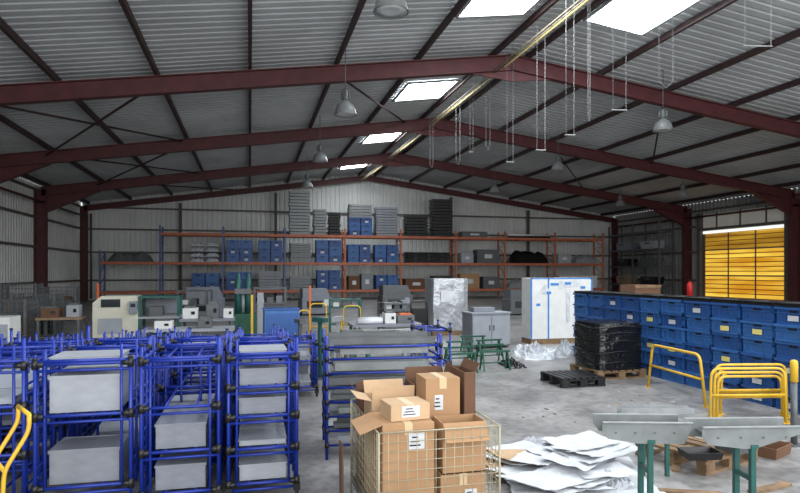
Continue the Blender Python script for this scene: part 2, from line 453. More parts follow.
# ---------------------------------------------------------------- back pallet rack
YR = 36.4; DR = 36.5
LV = {'lower': .62, 'middle': 2.28, 'top': 3.95}
ups = [100, 160, 223, 285, 345, 401, 456, 505, 555, 603]
rk = thing('pallet_rack', 'long pallet rack with orange beams along the back wall', 'rack', (0, YR, 0))
UX = [Xat(p_, YR) for p_ in ups]
for i, x in enumerate(UX):
    top = 4.35 if i > 0 else 2.9
    u = MB()
    for yy in (0, 1.1): u.box(x, yy, 0, .1, .08, top)
    z = .3
    while z < top-.7:
        u.obox((x, 0, z), (x, 1.1, z+.6), .03, .03); u.obox((x, 1.1, z+.6), (x, 0, z+.62), .03, .03); z += .62
    u.build('upright_frame', 'rackblue' if i < 4 else 'orange', rk)
for i in range(len(UX)-1):
    for n, z in LV.items():
        if i == 0 and n == 'top': continue
        for yy in (-.06, 1.16): MB().box((UX[i]+UX[i+1])/2, yy, z-.15, UX[i+1]-UX[i]-.06, .05, .15).build('beam', 'orange', rk)
        MB().box((UX[i]+UX[i+1])/2, .55, z-.02, UX[i+1]-UX[i]-.12, 1.1, .02).build('deck', 'dsteel', rk)
def shelfpos(px0, px1, lv): 
    return Xat(px0, YR), Xat(px1, YR), LV[lv]
def crates(px0, px1, lv, ytop, rows, name, cols=2, kind=None):
    x0, x1, z = shelfpos(px0, px1, lv); hh = (Zp(ytop, DR)-z)/rows; ww = (x1-x0)/cols
    for c in range(cols):
        for r in range(rows):
            pr_ = kind or random.choice([cr_plain, cr_deep, cr_white])
            pr_.put((x0+ww*(c+.5), YR+.5, z+.001+hh*r), PI/2, f'blue crate, {lv} rack shelf, {name}, {["left","right","far right"][c]} column, {ORD[r]} up',
                    'blue crates on the back rack', scale=(.9/.5, ww*.97/.6, hh*.99/.256))
def make_tray(m, name):
    t = MB(); t.tub(0, 0, 0, .94, .94, 1, 1, 1, .06)
    for k in (-.3, 0, .3): t.box(k, -.495, .2, .05, .02, .7)
    o = t.build(name, m); tag(o, '', 'tray'); return Proto(o)
tr_s = make_tray('steel', 'metal_tray'); tr_g = make_tray('grey', 'plastic_tray'); tr_d = make_tray('black', 'black_tray')
def trays(px0, px1, lv, ytop, n, pr_, label, zoff=0):
    x0, x1, z = shelfpos(px0, px1, lv); z += zoff; hh = (Zp(ytop, DR)-z)/n
    for k in range(n):
        pr_.put((((x0+x1)/2)+random.uniform(-.03,.03), YR+.5, z+.002+hh*k), 0, label, 'trays: '+label, scale=((x1-x0)*.96, .9, hh*.8))
def carton(px0, px1, lv, ytop, label, m='card'):
    x0, x1, z = shelfpos(px0, px1, lv)
    h = Zp(ytop, DR)-z; w = x1-x0
    t = thing('carton', label, 'box', ((x0+x1)/2, YR+.5, z+.002))
    MB().box(0, 0, 0, w, .8, h).build('body', m, t)
    MB().box(0, 0, h+.0005, .09, .8, .003).build('tape', 'tape', t)
    MB().box(0, -.402, h*.35, w*.35, .003, h*.3).build('label_card', 'paper', t)
trays(289, 311, 'top', 191, 14, tr_s, 'silver tray in the tallest stack on top of the back rack')
trays(314, 327, 'top', 209, 9, tr_s, 'silver tray in the narrow stack on the top shelf of the back rack')
trays(329, 341, 'top', 212, 8, tr_d, 'black tray in the narrow dark stack on the top shelf')
crates(349, 373, 'top', 217, 3, 'under silver trays')
trays(349, 373, 'top', 203, 5, tr_s, 'silver tray stacked on blue crates on the top shelf', zoff=Zp(217, DR)-LV['top']+.01)
trays(376, 399, 'top', 205, 11, tr_g, 'pale grey tray in the wide stack on the top shelf')
trays(406, 429, 'top', 213, 7, tr_d, 'black tray in the low wide stack on the top shelf')
trays(433, 453, 'top', 195, 12, tr_d, 'black tray in the tall stack at the right of the top shelf')
crates(226, 253, 'middle', 241, 3, 'first pair right of white bags')
crates(258, 283, 'middle', 241, 3, 'second pair right of white bags')
trays(290, 312, 'middle', 243, 8, tr_s, 'silver tray on the middle shelf of the back rack')
crates(316, 342, 'middle', 240, 3, 'below black trays')
crates(348, 371, 'middle', 244, 3, 'below silver topped crates')
crates(375, 399, 'middle', 244, 3, 'below pale trays')
trays(406, 452, 'middle', 251, 5, tr_d, 'wide black tray on the middle shelf')
crates(191, 219, 'lower', 273, 2, 'leftmost pair')
crates(226, 252, 'lower', 272, 3, 'second pair from left')
trays(258, 282, 'lower', 271, 7, tr_g, 'pale grey tray on the lower shelf')
trays(289, 312, 'lower', 276, 5, tr_s, 'silver tray on the lower shelf of the back rack')
crates(317, 341, 'lower', 270, 3, 'middle of the rack')
crates(376, 399, 'lower', 275, 2, 'right of brown cartons')
carton(349, 360, 'lower', 276, 'dark brown carton beside the lower shelf crates', 'dcard'); carton(362, 373, 'lower', 274, 'taller grey box beside the lower shelf crates', 'grey2')
carton(406, 428, 'lower', 279, 'wide dark brown carton on the lower shelf', 'dcard'); carton(434, 452, 'lower', 276, 'dark box on the lower shelf below the black trays', 'black')
carton(461, 480, 'lower', 274, 'brown carton at the right half of the lower shelf', 'card'); carton(484, 500, 'lower', 277, 'dark box right of the brown carton on the lower shelf', 'dsteel')
carton(560, 598, 'lower', 276, 'wide white carton at the right end of the lower shelf', 'white')
carton(462, 474, 'middle', 252, 'grey box first right of the wide black trays', 'grey'); carton(478, 500, 'middle', 248, 'large dark box second right of the wide black trays', 'dsteel')
carton(559, 572, 'middle', 252, 'grey box at the right end bay of the middle shelf', 'grey')
carton(463, 488, 'top', 229, 'low dark box on the top shelf right of the black stack', 'dsteel')
def heap(name, label, cat, px0, px1, lv, ytop, m, dep=.9, ybot=None):
    x0, x1, z = shelfpos(px0, px1, lv)
    if ybot: z = Zp(ybot, DR)
    h = Zp(ytop, DR)-z; mb = MB(); nx, ny = 14, 8; vs = []; fs = []
    for i in range(nx+1):
        for j in range(ny+1):
            a, b = i/nx*2-1, j/ny*2-1
            e = max(0, 1-abs(a)**6)*max(0, 1-abs(b)**6)
            vs.append((a*(x1-x0)/2, b*dep/2, h*e*(.75+.35*noise.noise(Vector((a*3+px0, b*3, 1)))*1.2)))
    for i in range(nx):
        for j in range(ny):
            k = i*(ny+1)+j; fs.append((k, k+ny+1, k+ny+2, k+1))
    mb.add(vs, fs)
    mb.box(0, 0, 0, (x1-x0)*.97, dep*.97, .03)
    tag(mb.build(name, m, loc=((x0+x1)/2, YR+.5, z+.002)), label, cat)
for r_ in range(4):
    for c_ in range(2):
        heap('stock_bag', f'pale filled bag at the left of the middle rack shelf, {["left","right"][c_]} pile, {ORD[r_]} up', 'bag', 190+15*c_, 204+15*c_, 'middle', 258-5*r_+.1, 'film', ybot=262.4-5*r_)
heap('covered_load', 'dark covered load on the middle shelf in the right half', 'covered load', 511, 550, 'middle', 247, 'wrap')
heap('covered_load', 'grey covered load at the right end of the middle shelf', 'covered load', 576, 599, 'middle', 252, 'foil')
heap('covered_load', 'grey covered load on the lower shelf beside the white carton', 'covered load', 508, 552, 'lower', 279, 'foil')
heap('covered_load', 'dark covered load in the leftmost low bay of the rack', 'covered load', 106, 152, 'middle', 252, 'dsteel')
for k in range(8):
    x0, x1, z = shelfpos(509, 551, 'top'); r = .07
    row, i = (0, k) if k < 5 else (1, k-5)
    o = MB().tube((-(x1-x0)/2, 0, 0), ((x1-x0)/2, 0, 0), r, 10).build('plastic_tube', 'white' if k % 2 else 'black', loc=((x0+x1)/2, YR+.2+i*.15+row*.075, z+r+.002+row*.13))
    tag(o, 'long plastic tube in the bundle on the top shelf, right half', 'tube', 'tubes on the top shelf')
rk2 = thing('pallet_rack', 'grey shelving rack along the right wall beyond the shutter door', 'rack', (RX-1.35, 32.5, 0))
for y in (0, 2.7, 5.4):
    u = MB()
    for xx in (0, 1): u.box(xx, y, 0, .08, .1, 4.9)
    for k in range(5): u.obox((0, y, .4+k*.85), (1, y, 1.05+k*.85), .03, .03)
    u.build('upright_frame', 'dsteel', rk2)
for z in (.8, 2.0, 3.1, 4.2):
    for y in (1.35, 4.05): MB().box(.5, y, z, 1, 2.6, .1).build('shelf', 'dsteel', rk2)
k = 0
for z in (.9, 2.1, 3.2):
    for i in (0, 1):
        k += 1
        t = thing('storage_bin', f'storage bin in the right wall rack, {["low","middle","high"][(k-1)//2]} shelf, {["near","far"][i]} bay', 'bin', (RX-.85, 33.85+2.7*i, z+.002), PI/2)
        MB().tub(0, 0, 0, 1.3, .7, 1.4, .8, .5, .03).build('body', ['black','brownp','dsteel','black','grey','grey2'][k-1], t)
        MB().box(0, .4, .3, .5, .02, .12).build('handle', 'dsteel', t)

# ---------------------------------------------------------------- blue tube carts
_cl = {}
def clamp(a, b, m='black'):
    if (a, b) not in _cl:
        j = MB(); j.tube((0,0,-.032), (0,0,.032), .0225, 8)
        j.tube((0,0,0), (-a*.055,0,0), .0205, 8); j.tube((0,0,0), (0,-b*.055,0), .0205, 8)
        o = j.build('joint_clamp', m); _cl[(a,b)] = o.data
        bpy.data.objects.remove(o)
    o = bpy.data.objects.new('joint_clamp', _cl[(a,b)]); C.objects.link(o); return o
def cart(x0, x1, y0, dep, top, levels, label, m='blue', mids=True, high=()):
    t = thing('tube_cart', label, 'cart', ((x0+x1)/2, y0+dep/2, 0), group='blue tube carts in the front left')
    w = (x1-x0)/2-.015; d = dep/2-.015; r = .0125
    for a in (-1, 1):
        for b in (-1, 1):
            tp = top+(random.uniform(.05,.16) if (a, b) in high else 0)
            u = MB().tube((a*w, b*d, .1), (a*w, b*d, tp), r, 8).build('upright', m, t)
            MB().tube((a*w, b*d, tp), (a*w, b*d, tp+.012), .017, 8).build('end_cap', 'black', u)
            c = MB(); c.path([(a*w-.012, b*d, .04), (a*w+.012, b*d, .04)], .038, 12)
            c.box(a*w, b*d, .05, .05, .05, .05); c.build('caster', 'rubber', t)
            if mids:
                f2 = MB().tube((a*(w-.06), b*d, levels[0]), (a*(w-.06), b*d, top+random.choice([-.012,.06,.1])), r*.8, 6).build('inner_post', m, t)
        if mids:
            for yy in (-.86, -.45, 0, .45): MB().tube((a*w, yy*d, levels[0]-.06), (a*w, yy*d, top+(random.choice([0,.05,.1]) if yy > -.5 else 0)), r*.85, 6).build('side_stay', m, t)
    if mids:
        for q in (-.3, .3): MB().tube((w*q, d, levels[0]), (w*q, d, top), r*.9, 6).build('back_stay', m, t)
        for b in (-1, 1): MB().tube((-w, b*d, top-.012), (w, b*d, top-.012), r, 8).build('top_rail', m, t)
    for z in levels:
        f = MB()
        for a in (-1, 1):
            f.tube((a*w, -d, z), (a*w, d, z), r, 8); f.tube((-w, a*d, z), (w, a*d, z), r, 8)
            if mids: f.tube((-w, a*d, z-.045), (w, a*d, z-.045), r*.85, 6)
        for k in (-.33, .33): f.tube((k*w*1.2, -d, z), (k*w*1.2, d, z), r*.8, 6)
        s = f.build('shelf_frame', m, t)
        for a in (-1, 1):
            for b in (-1, 1):
                j = clamp(a, b); j.parent = s; j.location = (a*w, b*d, z)
        if mids and z != levels[-1]:
            for a in (-1, 1):
                for e in (.07, .14): MB().tube((a*w, -d, z+e), (a*w, d, z+e), r*.75, 6).build('side_guide', m, t)
    return t
def make_tote(m, lid=False):
    t = thing('storage_tote', '', 'tote')
    b = MB()
    if lid: b.box(0, 0, 0, .96, .96, .9)
    else: b.tub(0, 0, 0, .95, .95, .97, .97, .95, .035)
    b.build('body', m, t)
    r = MB()
    for s in (-1, 1): r.box(s*.48, 0, .9, .03, 1, .1); r.box(0, s*.48, .9, 1, .03, .1)
    if lid: r.box(0, 0, .9, .96, .96, .08)
    r.build('rim', m, t)
    MB().box(.487, -.35, .72, .03, .1, .14).build('hand_grip', 'slot', t)
    return Proto(t)
to_o = make_tote('grey'); to_l = make_tote('grey', lid=True); to_m = make_tote('grey2', lid=True)
COLX = [(-4.41,-3.72),(-3.69,-3.0),(-2.97,-2.22),(-2.18,-1.49),(-1.45,-.81),(-.77,-.21),(-.17,.36),(.40,.9)]
cn = ['far left','second far left','third far left','left','left middle','centre','right middle','right end']
rn = ['front row','second row','third row','fourth row','fifth row']
DEP = .84
for ri in range(5):
    y0 = 4.6+ri*.9; top = [1.11,1.06,.97,.87,.78][ri]
    for ci, (x0, x1) in enumerate(COLX):
        if ri < 1 and ci < 3 or ri < 4 and ci == 7: continue
        if ri < 3 and ci < 1: continue
        if ri < 2 and ci < 2: continue
        yy = y0+random.uniform(-.003,.003)
        if ci == 6: levels = [.12,.38,.62,.84,top-.05]
        elif ci == 5: levels = [.10,.40,.72,top-.05]
        elif ci == 3: levels = [.15,.45,.78,top-.05]
        else: levels = [.2,.70,top-.05]
        levels = [z*top/1.11 for z in levels[:-1]]+[levels[-1]]
        tt = top+random.uniform(-.03,.02)
        hi = [(a, b) for a in (-1,1) for b in (-1,1) if random.random() < .6]
        cart(x0, x1, yy, DEP, tt, levels, f'blue tube cart with black joints, {rn[ri]}, {cn[ci]} column', high=hi)
        w = x1-x0-.17
        if ci == 5: w -= .03
        for li, z in enumerate(levels):
            topl = li == len(levels)-1
            if topl and random.random() < .6 and not (ri == 0 and ci in (4, 6)): continue
            if ci == 3 and ri == 0 and li != 2: continue
            if ci == 5 and li == 2: continue
            for k in (0, 1):
                if random.random() < .35 and ri > 0: continue
                if ri == 0 and k == 1 and random.random() < .5: continue
                if topl and k and random.random() < .6: continue
                if topl: hh = random.choice([.02,.03,.035])
                elif ci == 6: hh = .12 if li != 1 else .04
                elif ci == 5: hh = .18
                elif ri > 0 and random.random() < .7 or (ri == 0 and ci == 3): hh = .045
                else: hh = .24 if li == 0 else .26
                if not topl: hh = min(hh, levels[li+1]-z-.08)
                flat = hh < .08
                tilt = random.choice([.0,.1,.15]) if flat and not topl else 0
                pr_ = to_l if flat else random.choice([to_l, to_l, to_m]) if ri < 2 else random.choice([to_o, to_l, to_m])
                pr_.put(((x0+x1)/2, yy+DEP*(.27+.46*k), z+.0135+math.sin(tilt)*DEP*.215), 0,
                        f'{"flat grey tray" if flat else "grey tote"}, {ORD[li]} level, {cn[ci]} cart, {rn[ri]}, {"near" if k == 0 else "far"} half', 'grey totes in the blue carts', scale=(w, DEP*.43, hh), rot=(tilt,0,random.uniform(-.02,.02)))

x, y = W(18, 3.8)
t = thing('yellow_trolley', 'yellow tubular trolley frame at the lower left corner', 'trolley', (x, y, 0), .5)
for s in (-1, 1):
    MB().path(rnd([(-.12, s*.16, .1), (-.1, s*.16, .5), (.03, s*.16, .72), (.03, s*.16, .82)], .05), .013, 8).build('side_tube', 'yellow', t)
    MB().path([(-.12, s*.16-.015, .05), (-.12, s*.16+.015, .05)], .05, 14).build('wheel', 'rubber', t)
MB().tube((.03,-.16,.82),(.03,.16,.82),.013,8).build('crossbar', 'yellow', t)
MB().tube((-.1,-.16,.5),(-.1,.16,.5),.013,8).build('crossbar', 'yellow', t)
MB().box(.0, 0, .1, .4, .36, .03).build('deck', 'yellow', t)

# ---------------------------------------------------------------- flow rack with long profiles
fx, fy = W(380, 5.85)
RF = -.08
t = thing('flow_rack', 'blue tube rack with long silver channels behind the cardboard cage', 'rack', (fx, fy, 0), RF)
for a in (-1, 1):
    for b in (-1, 1):
        MB().tube((a*.53, b*.33, 0), (a*.53, b*.33, 1.12), .015, 8).build('upright', 'blue', t)
LVF = [.14, .27, .40, .53, .66, .79, .92, 1.03]
for z in LVF:
    s = MB()
    for b in (-1, 1): s.tube((-.53, b*.33, z-.014), (.53, b*.33, z-.014), .011, 6)
    for a in (-1, 1): s.tube((a*.53, -.33, z-.014), (a*.53, .33, z-.014), .011, 6)
    s.build('shelf_rail', 'blue', t)
    for a in (-1, 1):
        for b in (-1, 1): MB().tube((a*.53, b*.33, z-.035), (a*.53, b*.33, z+.01), .02, 8).build('joint_clamp', 'black', t)
for i, z in enumerate(LVF):
    for j in range(4):
        if (i*4+j) % 7 == 3: continue
        Lp = random.uniform(.8, 1.0); hh = random.choice([.03,.045,.06,.07]); off = random.uniform(-.03, .03)
        yy = -.22+.145*j
        m_ = MB(); w_ = .11
        m_.box(0, 0, 0, Lp, w_, .006)
        for s in (-1, 1): m_.box(0, s*(w_/2-.003), .006, Lp, .006, hh)
        if j % 2: m_.box(0, 0, hh, Lp, w_*.6, .005); m_.box(0, 0, .006, Lp, .006, hh-.006)
        o = m_.build('metal_channel', random.choice(['steel','dull','grey','dsteel']), loc=(fx+off*math.cos(RF)-yy*math.sin(RF), fy+yy*math.cos(RF)+off*math.sin(RF), z+.001), rot=(0,0,RF))
        tag(o, f'long grey metal channel on the blue rack, {ORD[i]} level, {["nearest","second","third","farthest"][j]}', 'channel', 'metal channels on the blue rack')
cx0, cy0 = W(437, 6.9)
cart(cx0-.18, cx0+.18, cy0, .5, 1.1, [.3,.65,1.03], 'small blue tube cart right of the flow rack, beside the green trestles', mids=False)

# ---------------------------------------------------------------- cage with cardboard
cgx0, cgy0 = W(378, 3.62); cw, cd, ch = .78, 1.0, .73
cage = thing('wire_cage', 'grey beige wire mesh cage pallet full of cardboard boxes in the front middle', 'cage', (cgx0+cw/2, cgy0+cd/2-.02, 0))
for nm, pos in (('x', -1), ('x', 1), ('y', -1), ('y', 1)):
    m_ = MB()
    L = cw if nm == 'x' else cd
    n = int(L/.058)
    for k in range(n+1):
        a = -L/2+L*k/n
        q = (a, pos*cd/2) if nm == 'x' else (pos*cw/2, a)
        m_.tube((*q, .14), (*q, ch), .0028, 5)
    n = 10
    for k in range(n+1):
        z = .14+(ch-.14)*k/n
        p1 = (-L/2, pos*cd/2, z) if nm == 'x' else (pos*cw/2, -L/2, z)
        p2 = (L/2, pos*cd/2, z) if nm == 'x' else (pos*cw/2, L/2, z)
        m_.tube(p1, p2, .0028 if k < n else .0055, 5)
    m_.build('mesh_side', 'wire', cage)
for a in (-1, 1):
    for b in (-1, 1): MB().tube((a*cw/2, b*cd/2, .0), (a*cw/2, b*cd/2, ch), .008, 8).build('corner_post', 'wire', cage)
MB().box(0, 0, .11, cw, cd, .03).build('base_deck', 'dsteel', cage)
def boxc(label, x, y, z, w, d, h, rz=0, flaps=(1,1,1,1), m='card', closed=False, rot=None, fa=None, lab=None, name='cardboard_box', fl_=.45):
    t = thing(name, label, 'box', (x, y, z), rz, rot=rot)
    b = MB(); th = .006
    if closed:
        b.box(0, 0, 0, w, d, h); b.build('body', m, t)
        MB().box(0, 0, h, .05, d, .0015).build('tape', 'tape', t)
        MB().box(0, -d/2-.0008, h-.07, .05, .0015, .07).build('tape', 'tape', t)
    else:
        b.box(0, 0, 0, w, d, th)
        for s in (-1, 1): b.box(s*(w/2-th/2), 0, 0, th, d, h); b.box(0, s*(d/2-th/2), 0, w-2*th, th, h)
        b.build('body', m, t)
    angs = fa or (50, 60, 40, 55)
    for i, on in enumerate(flaps):
        if not on or (closed and not fa): continue
        an = math.radians(angs[i])
        f = MB()
        if i < 2:
            s = -1 if i == 0 else 1; L = w*fl_
            f.obox((s*w/2, 0, h), (s*w/2+s*L*math.cos(an), 0, h+L*math.sin(an)), d*.98, .005)
        else:
            s = -1 if i == 2 else 1; L = d*fl_
            f.obox((0, s*d/2, h), (0, s*d/2+s*L*math.cos(an), h+L*math.sin(an)), w*.98, .005)
        f.build('flap', m, t)
    if lab:
        MB().box(lab[0], -d/2-.0015, lab[1], lab[2], .002, lab[3]).build('label_card', 'paper', t)
        k = MB()
        for q in range(3): k.box(lab[0]-.01, -d/2-.003, lab[1]+lab[3]*(.2+.25*q), lab[2]*(.7-.15*q), .001, lab[3]*.09)
        k.build('print_lines', 'black', t)
    return t
bx, by = cgx0, cgy0
boxc('large brown carton filling the left of the wire cage, with a white label', bx+.2, by+.21, .145, .33, .36, .62, .0, (1,0,0,0), fa=(-20,20,30,52), lab=(.05,.46,.1,.1), closed=True)
boxc('pale open carton behind the white faced box in the cage', bx+.2, by+.58, .145, .3, .28, .68, 0, (1,0,1,1), 'card2', fa=(15,70,85,60), fl_=.35)
boxc('small white faced closed box on top of the cage load', bx+.22, by+.21, .768, .26, .22, .1, .1, closed=True, m='card2', lab=(.0,.02,.12,.07))
boxc('tall brown carton standing upright in the right of the cage', bx+.51, by+.42, .145, .24, .24, .84, -.0, (0,0,0,0), rot=(0,0,0), closed=True, lab=(-.03,.63,.06,.1))
boxc('dark flattened carton leaning at the right side of the cage', bx+.71, by+.47, .145, .08, .3, .87, .0, (0,1,0,0), 'dcard', fa=(88,62,0,80), fl_=.8)
boxc('brown carton low at the front right of the cage', bx+.56, by+.15, .145, .3, .22, .28, 0, closed=True, m='card', lab=(.05,.1,.08,.08))
boxc('brown carton with a torn flap hanging over the front of the cage', bx+.57, by+.15, .428, .29, .21, .32, 0, (0,0,1,0), 'card', fa=(85,40,-58,0), fl_=.6)
boxc('dark open carton at the back left of the cage, flaps up', bx+.2, by+.87, .145, .34, .16, .66, 0, (1,0,0,1), 'dcard', fa=(50,40,0,75), fl_=.4)
boxc('dark open carton at the middle back of the cage', bx+.55, by+.78, .145, .3, .22, .74, 0, (0,1,0,1), 'dcard', fa=(88,75,88,78), fl_=.4)
o = MB().obox((0,0,0.012), (.02,0,.5), .3, .01, up=(0,1,0)).build('cardboard_sheet', 'dcard', loc=(cgx0-.13, cgy0+.6, 0), rot=(0,.12,1.5))
tag(o, 'dark cardboard sheet leaning by the left side of the cage', 'cardboard')

# ---------------------------------------------------------------- crumpled film / sheets
def film(name, label, x, y, sx, sy, h, m, seed, cat='plastic film', n=26, rz=0, z=0):
    mb = MB(); vs = []; fs = []
    for i in range(n+1):
        for j in range(n+1):
            a, b = i/n*2-1, j/n*2-1
            rr = 1+.28*noise.noise(Vector((a*1.5+seed, b*1.5, 3)))
            e = max(0, 1-max(abs(a), abs(b))**3)
            q = Vector((a*3+seed*7, b*3, seed))
            zz_ = .004+h*e*(.35+.9*abs(noise.noise(q))+.35*abs(noise.noise(q*2.7))+.2*noise.noise(q*6))
            vs.append((a*sx/2*rr, b*sy/2*rr, max(.003, zz_)))
    for i in range(n):
        for j in range(n):
            k = i*(n+1)+j; fs.append((k, k+n+1, k+n+2, k+1))
    mb.add(vs, fs)
    return tag(mb.build(name, m, loc=(x, y, z), rot=(0,0,rz)), label, cat)
x, y = G(536, 356); film('plastic_film', 'crumpled white plastic film on the floor before the tall white panel', x, y, .95, 1.0, .28, 'film', 1)
x, y = G(568, 353); film('plastic_film', 'crumpled film heap left of the black wrapped load', x, y, .35, .6, .28, 'film', 5)
x, y = G(512, 366); film('dark_sheet', 'dark crumpled sheet between the trestles and the white film', x, y, .35, .6, .14, 'wrap', 8, 'sheet')
cx_, cy_ = W(566, 5.0)
zz = .0
for k in range(24):
    w_, d_ = random.uniform(.35,.85), random.uniform(.25,.6)
    if k < 3: w_, d_ = 1.1, .95
    b = MB(); nx = 12; vs = []; fs = []
    sh = random.uniform(-.25,.25)
    for i in range(nx+1):
        for j in range(nx+1):
            a, c_ = i/nx-.5, j/nx-.5
            cu = .05*max(0, abs(a)*2-.55)*(k % 3)*.5 + .04*max(0, -c_*2-.4)*((k+1) % 3)*.5
            vs.append((a*w_+c_*sh*w_+.02*noise.noise(Vector((c_*5,k,1))), c_*d_+.02*noise.noise(Vector((a*5,k,7))), cu+.012*noise.noise(Vector((a*5, c_*5, k)))+.012))
    for i in range(nx):
        for j in range(nx):
            q = i*(nx+1)+j; fs.append((q, q+nx+1, q+nx+2, q+1))
    b.add(vs, fs)
    sx_, sy_ = (.05,.08) if k < 3 else (.34,.36)
    o = b.build('packing_sheet', 'paper' if k not in (6, 13) else 'card2', loc=(cx_+random.uniform(-sx_,sx_), cy_+random.uniform(-sy_,sy_), zz), rot=(0,0,random.uniform(-.7,.7)))
    so = o.modifiers.new('t', 'SOLIDIFY'); so.thickness = .003
    tag(o, 'thin white packing sheet in the pile right of the cage' if k not in (6, 13) else ['brown card sheet low inside the white sheet pile','brown card sheet near the top of the white sheet pile'][k == 13], 'sheet', 'white packing sheets in the pile' if k not in (6, 13) else None)
    zz += .0075
x, y = W(612, 4.75); film('plastic_film', 'crumpled white film at the near right of the sheet pile', x, y, .34, .3, .12, 'film', 21, rz=.4)
x, y = W(536, 5.75); film('plastic_film', 'crumpled white film at the back left of the sheet pile', x, y, .45, .3, .12, 'film', 27, rz=.1)
x, y = W(636, 5.9); film('plastic_film', 'flat grey film beside the sheet pile towards the wooden pallet', x, y, .5, .5, .05, 'film', 33, rz=-.2)
for k in range(26):
    px = random.uniform(520, 700); py = random.uniform(392, 430)
    m = random.choice(['paper','card2','dcard','dsteel','steel','wood']); sz = random.uniform(.015,.04)
    x, y = G(px, py)
    mb = MB(); a = random.uniform(0, 3); st = random.uniform(.25, .7)
    ca, sa = math.cos(a), math.sin(a)
    pts = [(math.cos(q)*sz*random.uniform(.5,1.6), math.sin(q)*sz*st*random.uniform(.5,1.5)) for q in (0,1.4,2.5,4.2)]
    mb.prism([(p*ca-q*sa, p*sa+q*ca) for p, q in pts], (0,0,.001), (1,0,0), (0,1,0), (0,0,1), .005)
    tag(mb.build('floor_scrap', m, loc=(x, y, 0)), 'small torn scrap lying on the open concrete floor', 'scrap', 'scraps on the concrete floor')

# ---------------------------------------------------------------- pallets
def pallet(name, label, x, y, w, d, m, rz=0, skip=()):
    t = thing(name, label, 'pallet', (x, y, 0), rz)
    n = 7
    for k in range(n):
        if k in skip: continue
        MB().box(-w/2+w*(k+.5)/n, 0, .118, w/n*.72, d, .022).build('deck_board', m, t)
    for b in (-1, 0, 1):
        MB().box(0, b*(d/2-.05), .096, w, .09, .022).build('stringer_board', m, t)
        for a in (-1, 0, 1): MB().box(a*(w/2-.07), b*(d/2-.05), .022, .12, .09, .074).build('block', m, t)
        MB().box(0, b*(d/2-.05), 0, w, .09, .022).build('bottom_board', m, t)
    return t
x, y = G(572, 383); pallet('plastic_pallet', 'flat black pallet lying empty on the floor in front of the wrapped load', x, y, .72, .7, 'black', .0)
wx, wy = W(607, 9.95)
pallet('wooden_pallet', 'wooden pallet under the black wrapped load', wx, wy, .9, .85, 'wood')
t = thing('wrapped_load', 'pallet load tightly wrapped in black stretch film beside the blue crates', 'wrapped load', (wx, wy, .141))
mb = MB(); vs = []; fs = []; n = 40; L = 14
for j in range(L+1):
    z = j/L*.74
    for k in range(n):
        a = 2*PI*k/n; ca, sa = math.cos(a), math.sin(a)
        q = (abs(ca)**6+abs(sa)**6)**(-1/6)
        r = .42*q*(1+.035*noise.noise(Vector((ca*3, sa*3, z*9))))*(1 if j < L else .97)
        vs.append((ca*r, sa*r, z))
for j in range(L):
    for k in range(n):
        l = (k+1) % n; fs.append((j*n+k, j*n+l, (j+1)*n+l, (j+1)*n+k))
fs.append(tuple(L*n+k for k in range(n)))
mb.add(vs, fs); mb.build('wrap', 'wrap', t)
for z in (.12, .28, .45, .58, .68):
    sp = lambda a: .43*(abs(math.cos(a))**6+abs(math.sin(a))**6)**(-1/6)
    MB().path([(sp(a)*math.cos(a), sp(a)*math.sin(a), z+.02*math.sin(3*a)) for a in [2*PI*k/32 for k in range(32)]], .008, 5, closed=True).build('film_fold', 'black', t)
x, y = W(712, 5.3); pallet('wooden_pallet', 'broken wooden pallet on the floor beneath the grey conveyor channels', x, y+.2, .8, .7, 'wood', .3, (2, 5))
for k, (px, d, a) in enumerate([(676,5.3,.9),(690,4.6,-.4),(770,4.7,.2)]):
    x, y = W(px, d); o = MB().box(0,0,0,.45,.07,.02).build('loose_board', 'wood', loc=(x,y,.001), rot=(0,0,a))
    tag(o, f'loose broken pallet board on the floor, {["left of the pallet","in front of the pallet","right of the pallet"][k]}', 'board', 'loose boards')
for k, (px, d, w_, dd, h, m, nm) in enumerate([(700,5.05,.3,.2,.06,'black','low black tray'),(735,5.25,.25,.25,.12,'dsteel','dark steel box'),(770,5.6,.35,.25,.1,'dcard','flattened dark carton')]):
    x, y = W(px, d); z0 = .142 if k < 2 else 0
    o = MB().tub(0,0,0,w_-.03,dd-.03,w_,dd,h,.012).build('scrap_tray', m, loc=(x, y, z0), rot=(0,0,.3*k-.2)); tag(o, f'{nm} among the clutter under the grey channels', 'tray')

# ---------------------------------------------------------------- yellow barriers
def barrier(label, x, y, L, h, rz, lean=0, mid=True, off=.12, r=.019):
    t = thing('guard_rail', label, 'barrier', (x, y, 0), rz, rot=(lean, 0, rz), group='yellow guard rails beside the crate wall')
    MB().path(rnd([(-L/2-off, 0, .01), (-L/2, 0, h), (L/2, 0, h), (L/2+off, 0, .01)], .1), r, 10).build('hoop', 'yellow', t)
    if mid: MB().tube((-L/2-off*.5, 0, h*.52), (L/2+off*.5, 0, h*.52), r*.9, 8).build('mid_rail', 'yellow', t)
    for s in (-1, 1): MB().box(s*(L/2+off), 0, 0, .1, .045, .008).build('foot_plate', 'yellow', t)
    return t
a = Vector(G(648, 387)); b = Vector(G(706, 407)); m_ = (a+b)/2
barrier('yellow tubular guard rail standing alone in front of the blue crates', m_.x, m_.y, (b-a).length-.25, .64, math.atan2(b.y-a.y, b.x-a.x), off=.12)
for k in range(6):
    x, y = W(748, 6.72+k*.09)
    barrier(f'yellow guard rail in the tight bundle at the right, {ORD[k]} from the front', x+.012*k, y, .84-.05*(k%3), .62-.06*(k%3), -.2, off=.02, r=.015)
x, y = W(794, 5.9)
t = thing('bollard', 'slim dark and yellow post at the right edge of the photo', 'post', (x, y, 0))
MB().lathe([(0,.0),(.03,.0),(.03,.62),(0,.62)], 14).build('lower_post', 'dsteel', t)
